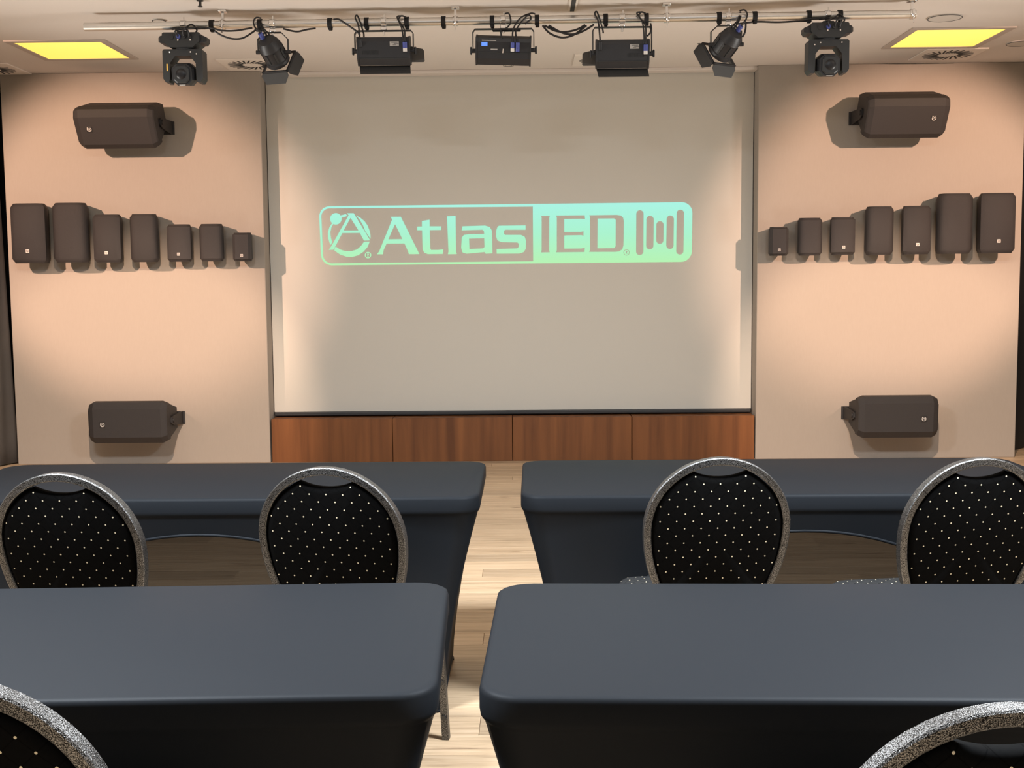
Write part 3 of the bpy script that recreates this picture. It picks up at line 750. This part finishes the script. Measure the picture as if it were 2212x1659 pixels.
    if kind:
        leads(t, [m @ Vector((.132, -.07, .055)), Vector((.13, -.08, -.06)), Vector((.10, -.06, -.01)), Vector((.085, -.03, .026)), Vector((.12, -.03, .03))],
              [m @ Vector((.125, -.066, .058)), Vector((.115, -.08, -.05)), Vector((.095, -.06, .0)), Vector((.11, -.04, .028)), Vector((.14, -.03, .02))],
              [m @ Vector((-.135, -.06, .07)), Vector((-.145, -.05, -.03)), Vector((-.165, -.04, .02)), Vector((-.15, -.035, .03)), Vector((-.12, -.03, -.06)), Vector((-.115, -.04, -.09))])
    else:
        leads(t, [m @ Vector((.055, -.066, .06)), Vector((.06, -.08, -.07)), Vector((.10, -.05, .0)), Vector((.16, -.04, .03)), Vector((.19, -.03, .03))],
              [m @ Vector((.085, -.066, .06)), Vector((.075, -.075, -.08)), Vector((.11, -.05, -.02)), Vector((.15, -.045, .02)), Vector((.165, -.04, .0)), Vector((.13, -.04, -.03))],
              [m @ Vector((-.01, -.05, .075)), Vector((-.012, -.065, -.07)), Vector((.02, -.05, -.055)), Vector((.045, -.05, -.02)), Vector((.035, -.04, .03)), Vector((.01, -.035, .032))])
    return t
flood(829, 'wide black flood light with side flap at right, left of the middle of the pipe', 14, -.168, 1)
flood(1087, 'wide black flood light with lit blue display in the middle of the pipe', 22, -.175, 0, 2.0)
flood(1344, 'wide black flood light with side flap at left, right of the middle of the pipe', 14, -.205, -1)

# swagged cables
def swag(pxs, label, r=.0055, group='cables swagged along the pipe'):
    bm = NB(); add_tube(bm, [at_y(x, y, YP - .03) for x, y in pxs], r)
    o = obj('swag_cable', bm, 'cable_black', smooth=True); tag(o, label, 'cable', group)
swag([(425, 62), (452, 60), (480, 66), (510, 66), (545, 60)], 'short black cable lying along the pipe right of the left moving head')
swag([(462, 66), (480, 77), (503, 84), (525, 82), (548, 68), (552, 63)], 'black cable looping low between the left moving head and the left par can')
swag([(612, 62), (632, 67), (645, 68), (662, 64), (682, 61)], 'black cable sagging slightly right of the left par can')
swag([(720, 42), (732, 42), (748, 52), (768, 66), (778, 76)], 'black cable running from a strap down to the left flood light')
swag([(1172, 55), (1188, 72), (1213, 81), (1238, 76), (1258, 62), (1267, 55)], 'deepest hanging cable loop between the middle and right flood lights', .006)
swag([(1176, 55), (1198, 66), (1220, 69), (1245, 64), (1264, 54)], 'shallow upper cable loop between the middle and right flood lights', .006)
swag([(1185, 55), (1215, 71), (1240, 74), (1262, 66), (1283, 53)], 'middle cable loop leaning toward the right flood light', .006)
swag([(1590, 52), (1615, 49), (1640, 47), (1680, 48), (1720, 46), (1752, 45)], 'black cable tied under the pipe left of the right moving head')
swag([(1598, 26), (1606, 36), (1611, 52), (1609, 70), (1604, 80)], 'black cable curving down the right side of the right par can')
swag([(1405, 50), (1407, 62), (1404, 72), (1398, 78)], 'short cable hook beside the right flood light')

# ------------------------------------------------------------------ ceiling fittings
def ceiling_light(q, label):
    P = [at_z(x, y, ZC) for x, y in q]
    c = sum(P, Vector()) / 4; t = thing('ceiling_light', label, 'ceiling light', (c.x, c.y, ZC), group='square ceiling lights')
    a = .30; b = .318
    bm = NB()
    for sx, sy, wx, wy in ((0, -1, b * 2 + .05, .05), (0, 1, b * 2 + .05, .05), (-1, 0, .05, b * 2 - .05), (1, 0, .05, b * 2 - .05)):
        add_box(bm, (sx * b, sy * b, -.002), (wx, wy, .012), .002)
    obj('frame', bm, 'light_frame', t)
    obj('diffuser', box((0, 0, -.001), (a * 2, a * 2, .006)), 'diffuser', t)
ceiling_light(((28, 90), (213, 88), (107, 126), (282, 125)), 'lit yellow square ceiling light at the left end above the left panel')
ceiling_light(((1980, 62), (2173, 60), (1923, 102), (2105, 99)), 'lit yellow square ceiling light at the right end above the right panel')

def vent(c, label):
    t = thing('air_vent', label, 'vent', (c.x, c.y, ZC), group='square ceiling air vents')
    s = .44
    obj('plate', box((0, 0, -.004), (s, s, .010), .002), 'vent_paint', t)
    n = 24
    bmv = NB(); add_box(bmv, (0, 0, 0), (.11, .013, .003))
    v0 = obj('slot', bmv, 'vent_dark', t)
    for i in range(n):
        o = v0 if i == 0 else v0.copy()
        if i: COL.objects.link(o)
        a = 2 * PI * i / n; o.location = (.125 * math.cos(a), .125 * math.sin(a), -.0095); o.rotation_euler = (0, 0, a + .35)
vent(at_z(545, 138, ZC), 'square swirl air vent in the ceiling partly behind the left par can')
vent(at_z(1303, 128, ZC), 'square swirl air vent in the ceiling behind the right flood light')
vent(at_z(2047, 116, ZC), 'square swirl air vent in the ceiling beside the right yellow light')
vent(at_z(-20, 148, ZC), 'square swirl air vent cut off at the left edge of the ceiling')
def disc(c, r, label, hatch=True):
    t = thing('ceiling_disc', label, 'ceiling speaker', (c.x, c.y, ZC), group='round ceiling discs')
    bm = NB(); add_lathe(bm, [(r, -.0), (r, -.006), (r - .004, -.008), (r - .012, -.008)], 36); obj('cover', bm, 'disc_paint', t)
    bm = NB(); m = [(r - .004, -.0078), (r - .004, -.0095), (r - .0005, -.0095), (r - .0005, -.0078)]
    add_sweep(bm, [Vector((math.cos(2 * PI * i / 40), math.sin(2 * PI * i / 40), 0)) * (r - .002) + Vector((0, 0, -.0085)) for i in range(40)], [(-.002, -.001), (.002, -.001), (.002, .001), (-.002, .001)], Vector((0, 0, 1)), True)
    obj('rim_line', bm, 'vent_dark', t)
disc(at_z(2041, 37, ZC), .105, 'large round flush ceiling disc above the right yellow light')
disc(at_z(2206, 92, ZC), .10, 'round flush ceiling disc cut off by the right edge')
disc(at_z(343, 43, ZC), .042, 'small round ceiling disc above the left moving head')
t = thing('round_vent', 'small round slotted vent in the ceiling below the middle flood light', 'vent', at_z(1098, 140, ZC))
bm = NB(); add_lathe(bm, [(.052, 0), (.052, -.004), (.046, -.006)], 28); obj('cover', bm, 'vent_paint', t)
for k, r in enumerate((.040, .026)):
    for a0 in (.25, PI + .25):
        pts = [Vector((r * math.cos(a0 + (PI - .5) * i / 8), r * math.sin(a0 + (PI - .5) * i / 8), -.0065)) for i in range(9)]
        bm = NB(); add_sweep(bm, pts, [(-.003, -.0006), (.003, -.0006), (.003, .0006), (-.003, .0006)], Vector((0, 0, 1))); obj('slot', bm, 'vent_dark', t)
c = at_z(1238, 8, ZC); t = thing('ceiling_slot', 'narrow dark slot fitting in the ceiling at the top edge', 'ceiling fitting', (c.x, c.y, ZC))
obj('frame', box((0, 0, -.003), (.05, .36, .008), .002), 'vent_paint', t); obj('slot', box((0, 0, -.0065), (.026, .33, .004)), 'vent_dark', t)
c = at_z(432, 1, ZC); t = thing('sprinkler', 'tiny dark sprinkler head on the ceiling at the top edge, left', 'sprinkler', (c.x, c.y, ZC))
bm = NB(); add_lathe(bm, [(.02, 0), (.02, -.004), (.008, -.006), (.008, -.03), (.014, -.032), (.014, -.036)], 14); obj('head', bm, 'metal_dark', t)

# ------------------------------------------------------------------ tables under stretch covers
TL, TD, TH = 1.83, .74, .745
def rr_xy(hx, hy, r, n_arc=6, nx=28, ny=10):
    """closed rounded rectangle, counter-clockwise, evenly split straight sides; also returns side id"""
    out = []
    def seg(a, b, n): return [(a[0] + (b[0] - a[0]) * i / n, a[1] + (b[1] - a[1]) * i / n) for i in range(n)]
    def arc(cx, cy, a0): return [(cx + r * math.cos(a0 + PI / 2 * i / n_arc), cy + r * math.sin(a0 + PI / 2 * i / n_arc)) for i in range(n_arc)]
    out += seg((-hx + r, -hy), (hx - r, -hy), nx) + arc(hx - r, -hy + r, -PI / 2)
    out += seg((hx, -hy + r), (hx, hy - r), ny) + arc(hx - r, hy - r, 0)
    out += seg((hx - r, hy), (-hx + r, hy), nx) + arc(-hx + r, hy - r, PI / 2)
    out += seg((-hx, hy - r), (-hx, -hy + r), ny) + arc(-hx + r, -hy + r, PI)
    return out
def covered_table(name_label, cx, cy, ang, group):
    t = thing('folding_table', name_label, 'table', (cx, cy, 0), ang, group)
    hx, hy, r = TL / 2, TD / 2, .075
    base = rr_xy(hx, hy, r)
    rings = []
    for ins, z in ((.013, TH), (.0065, TH - .0015), (.002, TH - .005), (0, TH - .012), (0, TH - .045), (.001, TH - .052), (.004, TH - .058), (.008, TH - .064)):
        kx, ky = (hx - ins) / hx, (hy - ins) / hy
        rings.append([(x * kx, y * ky, z) for x, y in base])
    # skirt: gathers toward four feet, arched along both long sides
    top = rings[-1]; z0 = top[0][2]; fx, fy = hx - .132, hy - .085
    foot = rr_xy(fx, fy, .03)
    K = 9
    for k in range(1, K + 1):
        row = []
        for (tx, ty, tz), (bx, by), (ox, oy) in zip(top, foot, base):
            if oy < -(hy - r * .5) and abs(ox) < hx - r:      # chair side
                q_ = min(1, abs(ox) / (hx - .125)); zb_ = .62 * math.sqrt(max(0, 1 - q_ * q_)) if q_ < 1 else 0
            else: zb_ = 0.
            if abs(ox) > hx - r * .5 and abs(oy) < hy - r: zb_ = .045 * math.sqrt(max(0, 1 - (oy / (hy - r)) ** 2))
            zb_ = max(zb_, .004)
            s = k / K; z = tz + (zb_ - tz) * s; g = (tz - z) / tz
            f = 1 - (1 - g) ** 1.55
            pull = .05 * math.sin(PI * min(1, g * 1.0)) * (1 if oy < -(hy - r * .5) and abs(ox) < hx - r else 0)
            x = tx + (bx - tx) * f; y = ty + (by - ty) * f
            y -= math.copysign(pull * .5, y) if pull else 0
            row.append((x, y, z))
        rings.append(row)
    nb = len(base); bm = NB(); add_loft(bm, rings, False)
    bm.faces.new([v for v in list(bm.verts)[:nb]])
    # the rear long side is a single taut sheer sheet of its own
    i0 = 28 + 6 + 10 + 6; sh = NB(); bm.faces.ensure_lookup_table(); kill = []
    for k in range(7, len(rings) - 1):
        for i in range(i0, i0 + 28): kill.append(bm.faces[k * nb + i])
    R = [[sh.verts.new(rings[k][i]) for i in range(i0, i0 + 29)] for k in range(7, len(rings))]
    for a, b in zip(R, R[1:]):
        for i in range(28): sh.faces.new((a[i], a[i + 1], b[i + 1], b[i]))
    bmesh.ops.delete(bm, geom=kill, context='FACES_ONLY')
    o = obj('stretch_cover', bm, 'cover_black', t, smooth=True)
    obj('rear_skirt', sh, 'cover_sheer', t, smooth=True)
    # hem along the lower edge
    hm = NB(); add_sweep(hm, [Vector(p) for p in rings[-1]], [(-.004, -.004), (.004, -.004), (.004, .005), (-.004, .005)], Vector((0, 0, 1)), True)
    for v in hm.verts: v.co.z = max(v.co.z, .001)
    obj('hem', hm, 'cover_black', t, smooth=True)
    obj('tabletop', box((0, 0, TH - .030), (TL - .12, TD - .12, .045), .01), 'table_wood', t)
    for sx in (-1, 1):
        for sy in (-1, 1):
            bm = NB(); add_cyl(bm, (sx * (fx - .03), sy * (fy - .03), .001), (sx * (hx - .16), sy * (hy - .10), TH - .05), .014, 10); obj('leg', bm, 'metal_dark', t)
    return t
def place_table(label, corner, ang, left, group):
    """corner: rear aisle-side corner (x,y); left: table runs to -x"""
    d = Vector((math.cos(ang), math.sin(ang))) * (-1 if left else 1); n = Vector((math.sin(ang), -math.cos(ang)))
    c = Vector(corner) + d * TL / 2 + n * TD / 2
    return covered_table(label, c.x, c.y, ang, group)
place_table('front left table in tight black stretch cover, nearest the left wall panel', (-.160, 4.42), .002, True, 'covered tables in the front row')
place_table('front right table in tight black stretch cover, nearest the right wall panel', (-.022, 4.428), -.005, False, 'covered tables in the front row')
NLc = at_z(967, 1300, TH - .03); NRc = at_z(1077, 1300, TH - .03)
place_table('near left table in black stretch cover, bottom left of the picture', (NLc.x, 2.637), .0367, True, 'covered tables in the near row')
place_table('near right table in black stretch cover, bottom right of the picture', (NRc.x, 2.621), -.0278, False, 'covered tables in the near row')

# ------------------------------------------------------------------ banquet chairs
CW, ZT, TILT = .412, .943, .25
def back_y(z): return -(z - .46) * TILT if z > .46 else -(.46 - z) * .16
def frame_path():
    ro = CW / 2 - .010; zc_ = ZT - .010 - ro; P = []
    zb_ = .565; vb = .30
    def ell(z): return ro * math.sqrt(max(0, 1 - ((z - zc_) / vb) ** 2))
    P.append((-.190, 0.0)); P += [(-.183, .15), (-.178, .30), (-.175, .42), (-.176, .48), (-.180, .52)]
    n = 8
    for i in range(n): z = zb_ + (zc_ - zb_) * i / n; P.append((-ell(z), z))
    m = 26
    for i in range(m + 1): a = PI - PI * i / m; P.append((ro * math.cos(a), zc_ + ro * math.sin(a)))
    for i in range(n - 1, -1, -1): z = zb_ + (zc_ - zb_) * i / n; P.append((ell(z), z))
    P += [(.180, .52), (.176, .48), (.175, .42), (.178, .30), (.183, .15), (.190, 0.0)]
    return P
def make_chair():
    t = thing('banquet_chair', 'x', 'chair')
    bm = NB(); pts = [Vector((x, back_y(z), z + .001)) for x, z in frame_path()]
    hw, hd = .0105, .0150; b = .003
    prof = [(-hw, -hd + b), (-hw + b, -hd), (hw - b, -hd), (hw, -hd + b), (hw, hd - b), (hw - b, hd), (-hw + b, hd), (-hw, hd - b)]
    add_sweep(bm, pts, prof, Vector((0, 1, TILT * 0)))
    obj('back_frame', bm, 'hammered_metal', t, smooth=True, auto=30)
    # backrest pad
    ri = CW / 2 - .0215; zc_ = ZT - CW / 2; out = []
    ca = math.radians(66)                          # pad meets the frame here, handle gap above
    def ell(z): return ri * math.sqrt(max(0, 1 - ((z - zc_) / .29) ** 2))
    for i in range(17): a = -.0 + ca * i / 16; out.append((ri * math.cos(a), zc_ + ri * math.sin(a)))
    xe, ze = out[-1]
    for i in range(1, 10):
        u = 1 - i / 5; x = xe * u; out.append((x, ze - .017 * (1 - abs(u) ** 2.2)))
    for i in range(17): a = PI - ca + ca * i / 16; out.append((ri * math.cos(a), zc_ + ri * math.sin(a)))
    for i in range(1, 11): z = zc_ + (.545 - zc_) * i / 10; out.append((-ell(z), z))
    out += [(-.155, .515), (-.10, .50), (0, .498), (.10, .50), (.155, .515)]
    for i in range(10, 0, -1): z = zc_ + (.545 - zc_) * i / 10; out.append((ell(z), z))
    cz = .70; R = []
    for sc, y in ((.02, -.017), (.90, -.017), (.965, -.013), (1.0, -.004), (1.0, .012), (.96, .022), (.80, .034), (.4, .042), (.02, .044)):
        R.append([(x * sc, y + back_y(cz + (z - cz) * sc), cz + (z - cz) * sc) for x, z in out])
    bm = NB(); add_loft(bm, R); obj('backrest', bm, 'dotted_back', t, smooth=True)
    # seat
    R = []; sy = .215
    base = rr_xy(.212, .205, .06, 6, 6, 6)
    for sc, z in ((.90, .402), (.96, .402), (1, .410), (1.0, .455), (.985, .468), (.94, .477), (.8, .484), (.4, .489), (.02, .490)):
        R.append([(x * sc * (1 + .05 * y / .2), sy + y * sc, z) for x, y in base])
    bm = NB(); add_loft(bm, R); obj('seat', bm, 'dotted_seat_lit', t, smooth=True)
    bm = NB()
    for x in (-.185, .185): add_box(bm, (x, sy - .01, .380), (.022, .38, .024), .003)
    for y in (.04, .385): add_box(bm, (0, y, .380), (.37, .022, .024), .003)
    obj('seat_frame', bm, 'hammered_metal', t)
    for sx in (-1, 1):
        bm = NB(); a = Vector((sx * .185, .375, .37)); b_ = Vector((sx * .197, .40, .001))
        hw = .011
        add_loft(bm, [[(p.x + dx, p.y + dy, p.z) for dx, dy in ((-hw, -hw), (hw, -hw), (hw, hw), (-hw, hw))] for p in (b_, a)])
        lg_ = obj('leg', bm, 'hammered_metal', t)
        for z in (.075, .19):
            k = (z - .001) / .369; p = b_.lerp(a, k); kb = NB(); add_cyl(kb, (p.x, p.y - .011, p.z), (p.x, p.y - .016, p.z), .008, 10); obj('bolt', kb, 'metal_dark', lg_)
    return t
def dup(root, loc, rotz, label, group):
    r = root.copy(); COL.objects.link(r); r.location = loc; r.rotation_euler = (0, 0, rotz); r['label'] = label; r['group'] = group
    for ch in list(root.children):
        c = ch.copy(); COL.objects.link(c); c.parent = r
        for g in ch.children:
            d = g.copy(); COL.objects.link(d); d.parent = c
    return r
def apex_place(px, py, a, z=ZT):
    """where a chair stands whose rim top is seen at a pixel"""
    p = at_z(px, py, z); off = -back_y(ZT); r = math.radians(a)
    return (p.x - off * math.sin(r), p.y + off * math.cos(r), 0)
CH = [((125, 1023), -6, 'dotted black banquet chair at far left, cut off by the left edge'),
      ((702, 1010), -9, 'dotted black banquet chair at the front left table, beside the aisle'),
      ((1557, 989), 3, 'dotted black banquet chair at the front right table, beside the aisle'),
      ((2122, 990), 8, 'dotted black banquet chair turned left, at the right edge of the front row'),
      ((-130, 1470), -3, 'nearest dotted black chair in the bottom left corner, silver rim showing'),
      ((2190, 1528), 3, 'nearest dotted black chair in the bottom right corner, top handle gap showing')]
c0_ = None
for q_, a, lb in CH:
    loc = apex_place(*q_, a)
    if c0_ is None:
        c0_ = make_chair(); c0_.location = loc; c0_.rotation_euler = (0, 0, math.radians(a)); c0_['label'] = lb; c0_['group'] = 'round-backed banquet chairs'
    else: dup(c0_, loc, math.radians(a), lb, 'round-backed banquet chairs')
